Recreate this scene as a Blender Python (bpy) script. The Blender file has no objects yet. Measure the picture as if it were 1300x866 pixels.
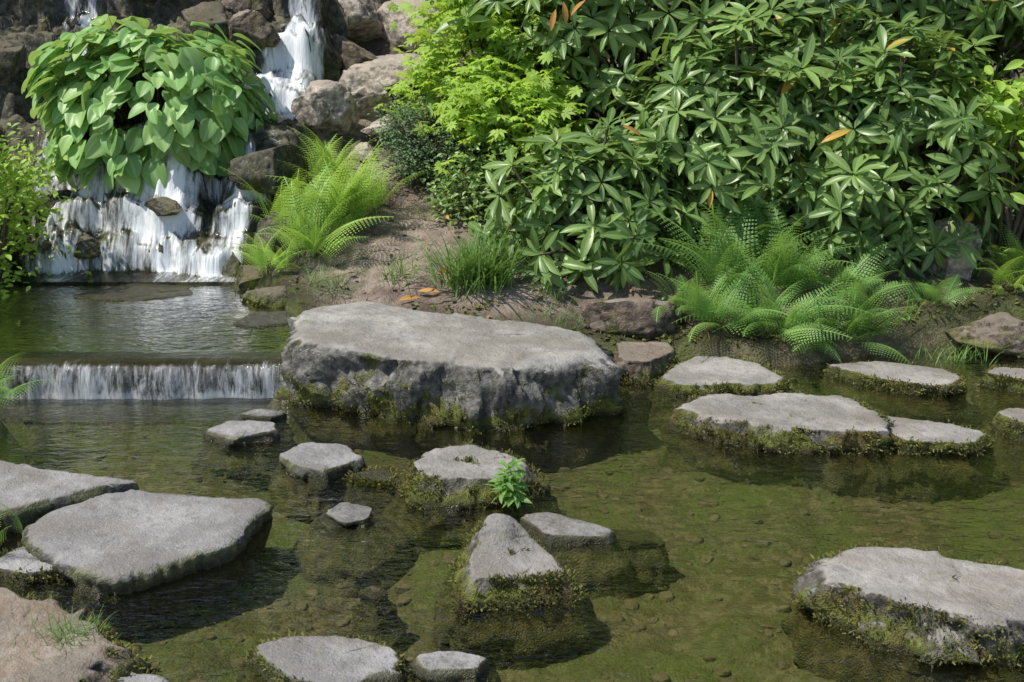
import bpy, math, numpy as np
from mathutils import Vector
rng = np.random.default_rng(7)
SC = bpy.context.scene
COL = SC.collection

# ---------------------------------------------------------------- noise
def _h(i, j, k, s):
    n = (i*374761393 + j*668265263 + k*1440662683 + s*362437) & 0xffffffff
    n = ((n ^ (n >> 13))*1274126177) & 0xffffffff
    n = ((n ^ (n >> 16))*2246822519) & 0xffffffff
    return ((n ^ (n >> 15)) & 0xffffff)/float(0xffffff)
def vn(p, s=0):
    p = np.asarray(p, float); f = np.floor(p); i = f.astype(np.int64); t = p-f; t = t*t*(3-2*t)
    x, y, z = i[..., 0], i[..., 1], i[..., 2]; a, b, c = t[..., 0], t[..., 1], t[..., 2]
    def L(u, v, w): return u+(v-u)*w
    r0 = L(L(_h(x, y, z, s), _h(x+1, y, z, s), a), L(_h(x, y+1, z, s), _h(x+1, y+1, z, s), a), b)
    r1 = L(L(_h(x, y, z+1, s), _h(x+1, y, z+1, s), a), L(_h(x, y+1, z+1, s), _h(x+1, y+1, z+1, s), a), b)
    return L(r0, r1, c)*2-1
def fbm(p, s=0, o=4, g=.5):
    p = np.asarray(p, float); r = 0; a = 1; t = 0
    for k in range(o):
        r = r+a*vn(p*(2.03**k)+k*17.3, s+k); t += a; a *= g
    return r/t
def facet(p, s=0):
    """planar facets: nearest cell gives a tilted plane (fractured stone)"""
    p = np.asarray(p, float); f = np.floor(p).astype(np.int64); best = np.full(p.shape[:-1], 1e9); out = np.zeros(p.shape[:-1])
    for a in (-1, 0, 1):
        for b in (-1, 0, 1):
            for c in (-1, 0, 1):
                i, j, k = f[..., 0]+a, f[..., 1]+b, f[..., 2]+c
                q = np.stack([i+_h(i, j, k, s), j+_h(i, j, k, s+1), k+_h(i, j, k, s+2)], -1); dv = p-q; d = (dv**2).sum(-1)
                val = (_h(i, j, k, s+3)-.5)*.7+dv[..., 0]*(_h(i, j, k, s+4)-.5)*1.2+dv[..., 1]*(_h(i, j, k, s+5)-.5)*1.2+dv[..., 2]*(_h(i, j, k, s+6)-.5)*1.2
                m = d < best; best = np.where(m, d, best); out = np.where(m, val, out)
    return out
def P3(x, y, z=0):
    x = np.asarray(x, float); return np.stack([x, np.asarray(y, float)+0*x, np.asarray(z, float)+0*x], -1)
def sst(a, b, x):
    t = np.clip((x-a)/(b-a), 0, 1); return t*t*(3-2*t)
def unit(v): return v/np.maximum(np.linalg.norm(v, axis=-1, keepdims=True), 1e-9)

# ---------------------------------------------------------------- mesh helpers
def mk(name, V, F, mat=None, attrs=None, smooth=True, parent=None):
    V = np.asarray(V, np.float32).reshape(-1, 3); F = np.asarray(F, np.int32)
    k = F.shape[1]
    me = bpy.data.meshes.new(name)
    me.vertices.add(len(V)); me.vertices.foreach_set('co', V.ravel())
    me.loops.add(F.size); me.loops.foreach_set('vertex_index', F.ravel())
    me.polygons.add(len(F)); me.polygons.foreach_set('loop_start', np.arange(len(F), dtype=np.int32)*k)
    me.update(calc_edges=True)
    if smooth: me.polygons.foreach_set('use_smooth', np.ones(len(F), bool))
    for a, v in (attrs or {}).items():
        at = me.attributes.new(a, 'FLOAT', 'POINT'); at.data.foreach_set('value', np.asarray(v, np.float32).ravel())
    ob = bpy.data.objects.new(name, me); COL.objects.link(ob)
    if mat: me.materials.append(mat)
    if parent: ob.parent = parent
    return ob
def grid_faces(n, m, wrap=False):
    i = np.arange(n-1)[:, None]; j = np.arange(m if wrap else m-1)[None, :]; j2 = (j+1) % m
    return np.stack([i*m+j+0*j, i*m+j2, (i+1)*m+j2, (i+1)*m+j], -1).reshape(-1, 4)
def gup(n, m): return grid_faces(n, m)[:, ::-1]      # winding that faces upward for x-major / front-facing grids
def frames(d, n):
    Y = unit(d); X = unit(np.cross(Y, n)); Z = np.cross(X, Y)
    return np.stack([X, Y, Z], -1)
def inst(tv, tf, R, T, S, rnd=None, mid=None):
    N, K = len(T), len(tv); S = np.asarray(S, float)
    S = S[:, None, None] if S.ndim == 1 else S[:, None, :]
    V = np.einsum('nij,nkj->nki', R, tv[None]*S)+T[:, None, :]
    F = (tf[None]+(np.arange(N)*K)[:, None, None]).reshape(-1, tf.shape[1])
    if rnd is None: rnd = rng.random(N)
    if mid is None: mid = np.ones(K)
    return V.reshape(-1, 3), F, np.repeat(rnd, K), np.tile(mid, N)
class Acc:
    def __init__(s): s.V = []; s.F = []; s.r = []; s.m = []; s.n = 0
    def add(s, V, F, r, m):
        s.V.append(V); s.F.append(F+s.n); s.r.append(r); s.m.append(m); s.n += len(V)
    def out(s, name, mat, parent=None, smooth=True):
        return mk(name, np.concatenate(s.V), np.concatenate(s.F), mat, {'rnd': np.concatenate(s.r), 'mid': np.concatenate(s.m)}, smooth, parent)
def leaf(L=1, W=.3, nu=6, peak=.45, fold=.25, droop=.2, tip=1.0, cols=2, wave=0):
    us = np.linspace(0, 1, nu+1); xs = np.linspace(-1, 1, cols*2+1) if cols > 1 else np.array([-1, 0, 1.])
    prof = np.where(us < peak, np.sin(us/peak*np.pi/2)**.8, np.cos((us-peak)/(1-peak)*np.pi/2)**tip)
    prof = np.maximum(prof, .02)
    V = []; M = []
    for u, p in zip(us, prof):
        for x in xs:
            w = x*p*W/2
            V.append((w, u*L, abs(w)*fold-droop*L*u*u+wave*math.cos(x*9)*p*.01)); M.append(abs(x))
    return np.array(V), grid_faces(nu+1, len(xs)), np.array(M)
def tube(pts, rad, n=8):
    pts = np.asarray(pts, float); rad = np.asarray(rad, float)
    T = unit(np.gradient(pts, axis=0)); up = np.where(abs(T[:, 2:3]) > .9, [[1., 0, 0]], [[0, 0, 1.]])
    X = unit(np.cross(T, up)); Y = np.cross(T, X)
    a = np.linspace(0, 2*np.pi, n, endpoint=False)
    V = pts[:, None]+rad[:, None, None]*(np.cos(a)[None, :, None]*X[:, None]+np.sin(a)[None, :, None]*Y[:, None])
    return V.reshape(-1, 3), grid_faces(len(pts), n, True)

# ---------------------------------------------------------------- materials
class NT:
    def __init__(s, name):
        s.m = bpy.data.materials.new(name); s.m.use_nodes = True; s.t = s.m.node_tree; s.t.nodes.clear()
        s.out = s.n('ShaderNodeOutputMaterial')
    def n(s, t, **k):
        nd = s.t.nodes.new(t)
        for a, b in k.items(): setattr(nd, a, b)
        return nd
    def l(s, a, b): s.t.links.new(a, b)
    def set(s, sock, v):
        if isinstance(v, bpy.types.NodeSocket): s.l(v, sock)
        elif isinstance(v, tuple) and len(v) == 3 and sock.type == 'RGBA': sock.default_value = (*v, 1)
        else: sock.default_value = v
    def noise(s, vec, scale, det=4, rough=.55, dist=0):
        nd = s.n('ShaderNodeTexNoise'); nd.inputs['Scale'].default_value = scale; nd.inputs['Detail'].default_value = det
        nd.inputs['Roughness'].default_value = rough; nd.inputs['Distortion'].default_value = dist
        if vec is not None: s.l(vec, nd.inputs['Vector'])
        return nd.outputs['Fac']
    def math(s, op, a, b=0., c=None, clamp=False):
        nd = s.n('ShaderNodeMath', operation=op, use_clamp=clamp); s.set(nd.inputs[0], a); s.set(nd.inputs[1], b)
        if c is not None: s.set(nd.inputs[2], c)
        return nd.outputs[0]
    def ramp(s, f, a, b, lo=0., hi=1.):
        nd = s.n('ShaderNodeMapRange', interpolation_type='SMOOTHSTEP'); s.set(nd.inputs[0], f)
        for i, v in enumerate((a, b, lo, hi)): nd.inputs[i+1].default_value = v
        return nd.outputs[0]
    def mix(s, f, a, b, mode='MIX'):
        nd = s.n('ShaderNodeMix', data_type='RGBA', blend_type=mode); s.set(nd.inputs[0], f); s.set(nd.inputs[6], a); s.set(nd.inputs[7], b)
        return nd.outputs[2]
    def attr(s, name): return s.n('ShaderNodeAttribute', attribute_name=name).outputs['Fac']
    def pos(s): return s.n('ShaderNodeNewGeometry').outputs['Position']
    def mapv(s, v, sc, rot=(0, 0, 0)):
        nd = s.n('ShaderNodeMapping'); nd.inputs['Scale'].default_value = sc; nd.inputs['Rotation'].default_value = rot; s.l(v, nd.inputs['Vector']); return nd.outputs[0]
    def bump(s, h, st, d, nrm=None):
        nd = s.n('ShaderNodeBump'); nd.inputs['Strength'].default_value = st; nd.inputs['Distance'].default_value = d; s.l(h, nd.inputs['Height'])
        if nrm is not None: s.l(nrm, nd.inputs['Normal'])
        return nd.outputs[0]
    def pbr(s, col, rough=.8, nrm=None, spec=.5):
        b = s.n('ShaderNodeBsdfPrincipled'); s.set(b.inputs['Base Color'], col); s.set(b.inputs['Roughness'], rough)
        b.inputs['Specular IOR Level'].default_value = spec
        if nrm is not None: s.l(nrm, b.inputs['Normal'])
        return b.outputs[0]
    def fin(s, sh): s.l(sh, s.out.inputs[0]); return s.m

def leaf_mat(name, c1, c2, midc, rough=.45, tr=.3, odd=None, spec=.4):
    t = NT(name); r = t.attr('rnd'); c = t.mix(r, c1, c2)
    nz = t.noise(t.pos(), 3.0, 2); c = t.mix(t.ramp(nz, .35, .65, 0, .45), c, tuple(x*.6 for x in c1))
    c = t.mix(t.ramp(t.attr('mid'), 0, .28, .55, 0), c, midc)
    if odd: c = t.mix(t.ramp(r, .994, .996), c, odd)
    bf = t.n('ShaderNodeNewGeometry').outputs['Backfacing']
    c = t.mix(t.math('MULTIPLY', bf, .35), c, midc)
    p = t.pbr(c, rough, None, spec)
    if tr <= 0: return t.fin(p)
    tl = t.n('ShaderNodeBsdfTranslucent'); t.l(t.mix(.5, c, (c2[0]*1.6, c2[1]*1.5, c2[2]*.6)), tl.inputs[0])
    m = t.n('ShaderNodeMixShader'); m.inputs[0].default_value = tr; t.l(p, m.inputs[1]); t.l(tl.outputs[0], m.inputs[2])
    return t.fin(m.outputs[0])

M_rhodo = leaf_mat('rhododendron_leaf', (.08, .165, .045), (.30, .45, .12), (.34, .46, .19), .36, .28, (.55, .34, .06), .42)
M_hosta = leaf_mat('hosta_leaf', (.19, .40, .12), (.42, .61, .22), (.48, .64, .28), .42, .3)
M_fernL = leaf_mat('fern_light', (.26, .46, .08), (.48, .68, .17), (.3, .48, .1), .5, .4)
M_fernD = leaf_mat('fern_green', (.13, .29, .07), (.31, .52, .14), (.25, .4, .12), .5, .35)
M_lime = leaf_mat('maple_leaf', (.28, .47, .06), (.50, .68, .15), (.42, .6, .12), .5, .45)
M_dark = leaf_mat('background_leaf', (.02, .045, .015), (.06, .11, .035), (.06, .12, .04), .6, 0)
M_small = leaf_mat('small_shrub_leaf', (.06, .13, .055), (.15, .24, .11), (.22, .32, .15), .5, .2)
M_grass = leaf_mat('grass_blade', (.10, .24, .05), (.24, .4, .11), (.22, .34, .1), .5, .3)
M_moss = leaf_mat('moss_tuft', (.075, .085, .015), (.22, .24, .05), (.16, .12, .04), .8, .15)
M_litter = leaf_mat('dead_leaf', (.12, .075, .04), (.28, .18, .11), (.26, .18, .12), .7, 0)
M_yel = leaf_mat('orange_leaf', (.5, .22, .05), (.6, .33, .08), (.5, .3, .1), .6, .2)

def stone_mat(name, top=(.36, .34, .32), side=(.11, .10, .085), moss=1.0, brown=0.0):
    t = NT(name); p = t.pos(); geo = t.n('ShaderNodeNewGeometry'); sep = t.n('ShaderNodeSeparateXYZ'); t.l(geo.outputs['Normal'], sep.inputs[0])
    nz = sep.outputs[2]; hw = t.attr('hw')
    n1 = t.noise(p, 4, 6, .6); n2 = t.noise(p, 20, 6, .65); n3 = t.noise(p, 120, 3, .6); n4 = t.noise(p, 8, 5, .65, .6); n5 = t.noise(p, 1.9, 4, .6, .4)
    c_top = t.mix(t.ramp(n1, .38, .66), tuple(x*.62 for x in top), top)
    c_top = t.mix(t.ramp(n5, .48, .6, 0, .5), c_top, (top[0]*.52, top[1]*.47, top[2]*.40))
    c_top = t.mix(t.ramp(n2, .5, .68, 0, .6), c_top, (top[0]*.5, top[1]*.48, top[2]*.44))
    c_top = t.mix(t.ramp(n3, .55, .75, 0, .5), c_top, (top[0]*1.35, top[1]*1.33, top[2]*1.28))
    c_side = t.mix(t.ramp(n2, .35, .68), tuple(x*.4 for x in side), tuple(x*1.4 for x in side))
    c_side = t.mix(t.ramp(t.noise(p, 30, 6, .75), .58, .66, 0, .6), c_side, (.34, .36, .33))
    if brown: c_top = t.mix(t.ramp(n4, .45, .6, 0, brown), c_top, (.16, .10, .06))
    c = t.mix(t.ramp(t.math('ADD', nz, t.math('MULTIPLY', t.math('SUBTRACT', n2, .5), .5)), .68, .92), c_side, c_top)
    lim = t.math('ADD', hw, t.math('MULTIPLY', t.math('SUBTRACT', n4, .5), -.46))
    mf = t.math('MULTIPLY', t.ramp(lim, .05, .10, 1, 0), t.ramp(nz, .88, .98, 1, .0))
    sp = t.math('MULTIPLY', t.ramp(t.noise(p, 6.5, 5, .7, .3), .54, .64), t.ramp(nz, .6, .93, .85, .0))
    thin = t.math('MULTIPLY', t.ramp(t.noise(p, 3.1, 6, .75, .4), .58, .72), .4)
    mf = t.math('MULTIPLY', t.math('MAXIMUM', t.math('MAXIMUM', mf, sp), thin), moss, clamp=True)
    mc = t.mix(t.ramp(n2, .3, .7), (.06, .07, .015), (.20, .22, .045)); mc = t.mix(t.ramp(n1, .5, .64, 0, .75), mc, (.15, .095, .045))
    c = t.mix(mf, c, mc)
    wet = t.ramp(t.math('ADD', hw, t.math('MULTIPLY', n2, -.03)), -.005, .02, 1, 0)
    sub = t.ramp(hw, -.035, -.005, 1, 0)
    c = t.mix(t.math('MULTIPLY', wet, .8), c, (.035, .033, .018))
    c = t.mix(t.math('MULTIPLY', sub, .85), c, t.mix(t.ramp(n2, .4, .62), (.085, .085, .035), (.19, .165, .09)))
    h = t.math('ADD', t.math('MULTIPLY', n2, .9), t.math('MULTIPLY', n3, .3)); h = t.math('ADD', h, t.math('MULTIPLY', mf, t.noise(p, 160, 2)))
    nr = t.bump(h, .9, .022)
    return t.fin(t.pbr(c, t.mix(wet, (.85,)*3, (.25,)*3), nr, .3))
M_stone = stone_mat('stone', (.37, .35, .325))
M_big = stone_mat('boulder_stone', (.39, .375, .35), (.14, .135, .12), 1)
M_slab = stone_mat('slab_stone', (.34, .33, .325), (.08, .08, .07), .4)
M_brown = stone_mat('brown_stone', (.32, .275, .225), (.14, .11, .085), .7, .45)
M_pale = stone_mat('pale_stone', (.56, .50, .43), (.42, .36, .30), .1, .15)
M_wet = stone_mat('wet_stone', (.17, .16, .11), (.09, .085, .06), 1, .3)
M_bedpeb = stone_mat('bed_pebble', (.22, .19, .13), (.14, .12, .08), 0, .5)
M_ledge = stone_mat('ledge_stone', (.06, .052, .035), (.03, .028, .018), .4, .2)

def ground_mat():
    t = NT('soil_and_pond_bed'); p = t.pos(); bed = t.attr('bed'); shore = t.attr('shore')
    n1 = t.noise(p, 1.9, 6, .65); n2 = t.noise(p, 14, 6, .7); n3 = t.noise(p, 80, 3, .6)
    d = t.mix(t.ramp(n1, .38, .62), (.13, .095, .075), (.34, .275, .225)); d = t.mix(t.ramp(n2, .45, .65, 0, .6), d, (.10, .07, .055))
    d = t.mix(t.ramp(n3, .58, .72, 0, .45), d, (.40, .34, .29))
    d = t.mix(t.ramp(t.noise(p, 2.6, 5, .65, .5), .55, .66, 0, .6), d, (.06, .085, .025))
    wetsoil = t.mix(t.ramp(n2, .4, .6), (.03, .027, .017), (.075, .085, .025))
    d = t.mix(t.math('MULTIPLY', t.math('ADD', shore, t.math('SUBTRACT', n2, .5)), shore, clamp=True), d, wetsoil)
    vc = t.n('ShaderNodeTexVoronoi'); vc.inputs['Scale'].default_value = 26; t.l(p, vc.inputs['Vector'])
    sx = t.n('ShaderNodeSeparateColor'); t.l(vc.outputs['Color'], sx.inputs[0])
    b = t.mix(sx.outputs[0], (.13, .11, .065), (.25, .21, .14)); b = t.mix(t.ramp(n2, .4, .62), b, (.10, .085, .045))
    b = t.mix(t.ramp(t.noise(p, 1.0, 5, .65, .8), .40, .6, 0, .8), b, (.115, .15, .04))
    c = t.mix(bed, d, b)
    h = t.math('ADD', t.math('MULTIPLY', n2, .8), t.math('MULTIPLY', n3, .35))
    return t.fin(t.pbr(c, .9, t.bump(h, 1, .04), .25))
M_ground = ground_mat()

def water_mat(name, tint, bscale=1., st=.5, fk=1.2, ior=1.33):
    t = NT(name); p = t.pos()
    a = t.noise(t.mapv(p, (7*bscale, 15*bscale, 1), (0, 0, .45)), 1, 2, .5, .9)
    b = t.noise(t.mapv(p, (22*bscale, 44*bscale, 1), (0, 0, -.25)), 1, 3, .55, .8)
    c = t.noise(p, 1.1, 2)
    h = t.math('ADD', t.math('MULTIPLY', a, 1.), t.math('MULTIPLY', b, .42)); h = t.math('MULTIPLY', h, t.ramp(c, .35, .65, .5, 1.15))
    nr = t.bump(h, st, .03)
    fr = t.n('ShaderNodeFresnel'); fr.inputs[0].default_value = ior; t.l(nr, fr.inputs[1])
    tr = t.n('ShaderNodeBsdfTransparent'); t.set(tr.inputs[0], tint)
    gl = t.n('ShaderNodeBsdfGlossy'); gl.inputs['Roughness'].default_value = .04; gl.inputs[0].default_value = (1, 1, 1, 1); t.l(nr, gl.inputs['Normal'])
    m = t.n('ShaderNodeMixShader'); t.l(t.math('MULTIPLY', fr.outputs[0], fk, clamp=True), m.inputs[0]); t.l(tr.outputs[0], m.inputs[1]); t.l(gl.outputs[0], m.inputs[2])
    return t.fin(m.outputs[0])
M_water = water_mat('pond_water', (.84, .86, .68), 1, .5, 2.2, 1.42)
M_pool = water_mat('pool_water', (.80, .84, .62), 1.1, .32, 2.8, 1.42)

def fall_mat(name, sx, sl, lo=.45, hi=.62, amt=1.):
    t = NT(name); u = t.attr('su'); l = t.attr('sl'); fl = t.attr('flow')
    cb = t.n('ShaderNodeCombineXYZ'); t.l(t.math('MULTIPLY', u, sx), cb.inputs[0]); t.l(t.math('MULTIPLY', l, sl), cb.inputs[1])
    n = t.noise(cb.outputs[0], 1, 5, .68, .5)
    cb2 = t.n('ShaderNodeCombineXYZ'); t.l(t.math('MULTIPLY', u, sx*.22), cb2.inputs[0]); t.l(t.math('MULTIPLY', l, sl*.8), cb2.inputs[1])
    n2 = t.noise(cb2.outputs[0], 1, 4, .65, .9)
    s = t.math('ADD', t.math('MULTIPLY', n, .55), t.math('MULTIPLY', n2, .45))
    s = t.math('ADD', s, t.math('MULTIPLY', t.math('SUBTRACT', fl, .5), .42))
    f = t.math('MULTIPLY', t.ramp(s, lo, hi), amt, clamp=True)
    nr = t.bump(n, .6, .02)
    w = t.pbr((.84, .87, .89), .3, nr, .5)
    tr = t.n('ShaderNodeBsdfTransparent'); tr.inputs[0].default_value = (.9, .93, .92, 1)
    gl = t.n('ShaderNodeBsdfGlossy'); gl.inputs['Roughness'].default_value = .08; t.l(nr, gl.inputs['Normal'])
    fr = t.n('ShaderNodeFresnel'); fr.inputs[0].default_value = 1.33; t.l(nr, fr.inputs[1])
    m0 = t.n('ShaderNodeMixShader'); t.l(fr.outputs[0], m0.inputs[0]); t.l(tr.outputs[0], m0.inputs[1]); t.l(gl.outputs[0], m0.inputs[2])
    m = t.n('ShaderNodeMixShader'); t.l(f, m.inputs[0]); t.l(m0.outputs[0], m.inputs[1]); t.l(w, m.inputs[2])
    return t.fin(m.outputs[0])
M_fall = fall_mat('falling_water', 42, 5, .42, .74, .9)
M_weir = fall_mat('weir_water', 60, 2.2, .46, .78, .55)
M_foam = fall_mat('foam', 26, 26, .52, .75, .6)
def bark():
    t = NT('bark'); p = t.pos(); n = t.noise(t.mapv(p, (14, 14, 3)), 1, 5, .6)
    return t.fin(t.pbr(t.mix(t.ramp(n, .35, .65), (.05, .04, .03), (.16, .13, .10)), .9, t.bump(n, .8, .03), .2))
M_bark = bark()

# ---------------------------------------------------------------- terrain
LOW = np.array([(-2.0, 1.5), (-2.15, 3.0), (-2.25, 4.2), (-2.2, 4.9), (-2.55, 5.35), (-1.1, 5.38), (-.95, 6.0), (.4, 6.02), (.8, 5.98), (1.35, 5.88), (1.9, 6.05), (2.6, 6.25), (3.6, 6.2), (4.6, 5.2), (4.8, 2.5), (3.2, 1.4), (0, 1.2)])
UP = np.array([(-3.9, 5.4), (-1.08, 5.4), (-1.12, 6.25), (-1.4, 6.75), (-1.5, 7.1), (-3.5, 7.2), (-4.1, 6.4)])
def sdf(poly, x, y):
    p = np.stack([x, y], -1); d = np.full(x.shape, 1e9); ins = np.zeros(x.shape, bool); n = len(poly)
    for i in range(n):
        a = poly[i]; b = poly[(i+1) % n]; ab = b-a; t = np.clip(((p-a)@ab)/(ab@ab), 0, 1)
        d = np.minimum(d, np.linalg.norm(p-a-t[..., None]*ab, axis=-1))
        c = (a[1] > y) != (b[1] > y)
        xx = (b[0]-a[0])*(y-a[1])/(b[1]-a[1]+1e-12)+a[0]; ins ^= c & (x < xx)
    return np.where(ins, -d, d)
def casc(x, y):
    yw = y+.34*vn(P3(x*1.3, y*.5), 3)+.16*vn(P3(x*4, y*2), 5)+.07*vn(P3(x*11, y*4), 6)
    z = np.interp(yw, [6.85, 6.97, 7.04, 7.22, 7.28, 7.42, 7.5, 7.62, 7.72, 7.98, 8.05, 8.38, 8.46, 8.85, 8.95, 9.6, 11], [-.05, .1, .27, .36, .5, .57, .68, .75, .88, .97, 1.12, 1.2, 1.42, 1.53, 1.78, 2.0, 2.6])
    return z+.09*facet(P3(x*4, y*4), 9)+.04*fbm(P3(x*6, y*6), 9, 4)
def land(x, y):
    z = np.interp(y, [0, 5, 5.95, 6.5, 7.5, 8.5, 9.5, 10.5, 13, 17, 30, 90], [.2, .16, .10, .27, .52, .95, 1.5, 2.0, 3.3, 5.0, 7, 8])
    return z+.07*fbm(P3(x*1.3, y*1.3), 21, 4)+.045*fbm(P3(x*6, y*6), 22, 4)*sst(5.9, 6.3, y)+.02*facet(P3(x*9, y*9), 23)*sst(5.9, 6.3, y)
def ground_z(x, y):
    x = np.asarray(x, float); y = np.asarray(y, float)
    b = land(x, y); w = sst(-1.05, -1.45, x)*sst(6.7, 6.95, y)*sst(-4.6, -3.9, x)*sst(11, 10, y)
    b = b*(1-w)+(casc(x, y)-.07)*w
    dl = sdf(LOW, x, y)+.06*vn(P3(x*3, y*3), 31); du = sdf(UP, x, y)
    wl = sst(.03, -.22, dl); wu = sst(.03, -.18, du)
    n = fbm(P3(x*4, y*4), 41, 4)
    b = b*(1-wu)+(-.02+.05*n)*wu
    b = b*(1-wl)+(-.17+.06*n)*wl
    weir = sst(-3.1, -2.9, x)*sst(-1.02, -1.12, x)*sst(5.0, 5.15, y)*sst(5.75, 5.6, y)
    b = np.where(weir > 0, b*(1-weir)+np.minimum(b, -.03)*weir, b)
    return b, np.maximum(sst(.06, -.08, dl), sst(.05, -.08, du)*sst(.2, .12, b))
def gz(x, y): return ground_z(np.atleast_1d(x), np.atleast_1d(y))[0]
xs = np.concatenate([np.linspace(-90, -5, 30)[:-1], np.linspace(-5, 5, 320), np.linspace(5, 90, 30)[1:]])
ys = np.concatenate([np.linspace(-60, 1, 24)[:-1], np.linspace(1, 11, 320), np.linspace(11, 110, 40)[1:]])
X, Y = np.meshgrid(xs, ys, indexing='ij'); Z, B = ground_z(X, Y)
shore = np.maximum(sst(.38, .0, sdf(LOW, X, Y)), sst(.3, .0, sdf(UP, X, Y)))
mk('ground', P3(X, Y, Z), gup(len(xs), len(ys)), M_ground, {'bed': B, 'shore': shore})

def sheet(name, poly_x, poly_y, z, mat, n=60):
    a = np.linspace(*poly_x, n); b = np.linspace(*poly_y, n); A, Bq = np.meshgrid(a, b, indexing='ij')
    return mk(name, P3(A, Bq, z), gup(n, n), mat)
sheet('pond_water', (-2.75, 5.1), (.9, 6.6), 0.0, M_water)
UPZ = .155
a = np.linspace(-4.2, -1.0, 60); b = np.linspace(5.44, 7.3, 40); A, Bq = np.meshgrid(a, b, indexing='ij')
mk('upper_pool_water', P3(A, Bq, UPZ), gup(60, 40), M_pool)
wx = np.linspace(-3.0, -1.03, 300); prof = np.array([(5.56, .158), (5.46, .160), (5.385, .157), (5.355, .145), (5.34, .118), (5.33, .08), (5.325, .04), (5.322, 0.001)])
wy = .03*vn(P3(wx*2.5, 0), 51)+.012*vn(P3(wx*12, 0), 52)
L = np.concatenate([[0], np.cumsum(np.linalg.norm(np.diff(prof, axis=0), axis=1))])
V = np.stack([P3(wx, prof[k, 0]+wy-.012*(k > 3)*vn(P3(wx*22, k*.2), 53), prof[k, 1]) for k in range(len(prof))])
fl = np.array([0.0, .02, .2, .5, .6, .62, .68, .9])[:, None]+.25*vn(P3(wx*3, 0), 54)[None]
mk('weir_waterfall', V, gup(len(prof), len(wx)), M_weir, {'su': np.tile(wx, len(prof)), 'sl': np.repeat(L*4, len(wx)), 'flow': fl})
prof2 = np.array([(6.0, .0), (5.75, .07), (5.5, .11), (5.43, .11), (5.40, .09), (5.395, .02), (5.39, -.2)])
V = np.stack([P3(wx, prof2[k, 0]+wy+.015*fbm(P3(wx*7, k*.7), 57, 3), prof2[k, 1]+.012*vn(P3(wx*8, k), 58)*(k < 5)) for k in range(len(prof2))])
mk('weir_ledge_stone', V, gup(len(prof2), len(wx)), M_ledge, {'hw': V[..., 2]+.25})
fx = np.linspace(-2.6, -1.1, 80); fy = np.linspace(5.02, 5.325, 16); A, Bq = np.meshgrid(fx, fy, indexing='ij')
mk('foam', P3(A, Bq+.03*vn(P3(A*2.5, 0*A), 51), .006), gup(80, 16), M_foam, {'su': A, 'sl': Bq, 'flow': .05+.75*sst(5.10, 5.3, Bq)*(.6+.5*vn(P3(A*2.2, Bq*3), 59))-.2})

# cascade
NX, NY = 230, 380
cx = np.linspace(-3.95, -1.15, NX); cy = np.linspace(6.8, 9.9, NY); A, Bq = np.meshgrid(cx, cy, indexing='ij')
cz = casc(A, Bq)+.05*facet(P3(A*9, Bq*9), 66)+.02*fbm(P3(A*20, Bq*20), 61, 3)
edge = np.maximum(sst(-1.35, -1.15, A), sst(-3.7, -3.95, A)); cz = cz-.25*edge
mk('cascade_rocks', P3(A, Bq, cz), gup(NX, NY), M_wet, {'hw': np.maximum(cz, 0)*.12+.03})
cA = np.interp(Bq, [6.8, 7.3, 7.6, 7.9, 8.15, 8.5, 8.8, 9.3, 9.9], [-2.2, -2.15, -2.0, -1.74, -1.5, -1.38, -1.5, -1.78, -2.1])
wA = np.interp(Bq, [6.8, 7.3, 7.6, 7.9, 8.15, 8.5, 8.8, 9.9], [.80, .74, .54, .38, .22, .18, .16, .15])
cB = np.interp(Bq, [7.0, 8, 9.5], [-2.7, -2.85, -3.05]); wB = np.interp(Bq, [7, 8, 9.5], [.22, .14, .17])
dens = np.maximum(sst(1.2, .7, np.abs(A-cA+.1*vn(P3(Bq*3, A*2), 68))/wA), sst(1.2, .6, np.abs(A-cB)/wB))
zz = np.maximum(cz, UPZ-.004); ker = np.ones(5)/5
zs = np.apply_along_axis(lambda v: np.convolve(np.pad(v, 2, 'edge'), ker, 'valid'), 1, zz)
zs = np.maximum(zs, zz-.03)+.02
steep = np.clip(np.abs(np.gradient(zs, axis=1)/np.gradient(cy)[None])/1.8, 0, 1)
blot = .85*fbm(P3(A*5, Bq*2.6), 63, 4)
flow = dens*(.36+.42*steep+blot)-(1-dens)*1.2
Ls = np.concatenate([np.zeros((NX, 1)), np.cumsum(np.hypot(np.diff(zs, axis=1), np.diff(cy)[None]), axis=1)], 1)
F = gup(NX, NY); keep = (dens.ravel()[F] > .02).all(1)
mk('waterfall', P3(A, Bq, zs), F[keep], M_fall, {'su': A, 'sl': Ls, 'flow': flow})

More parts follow.
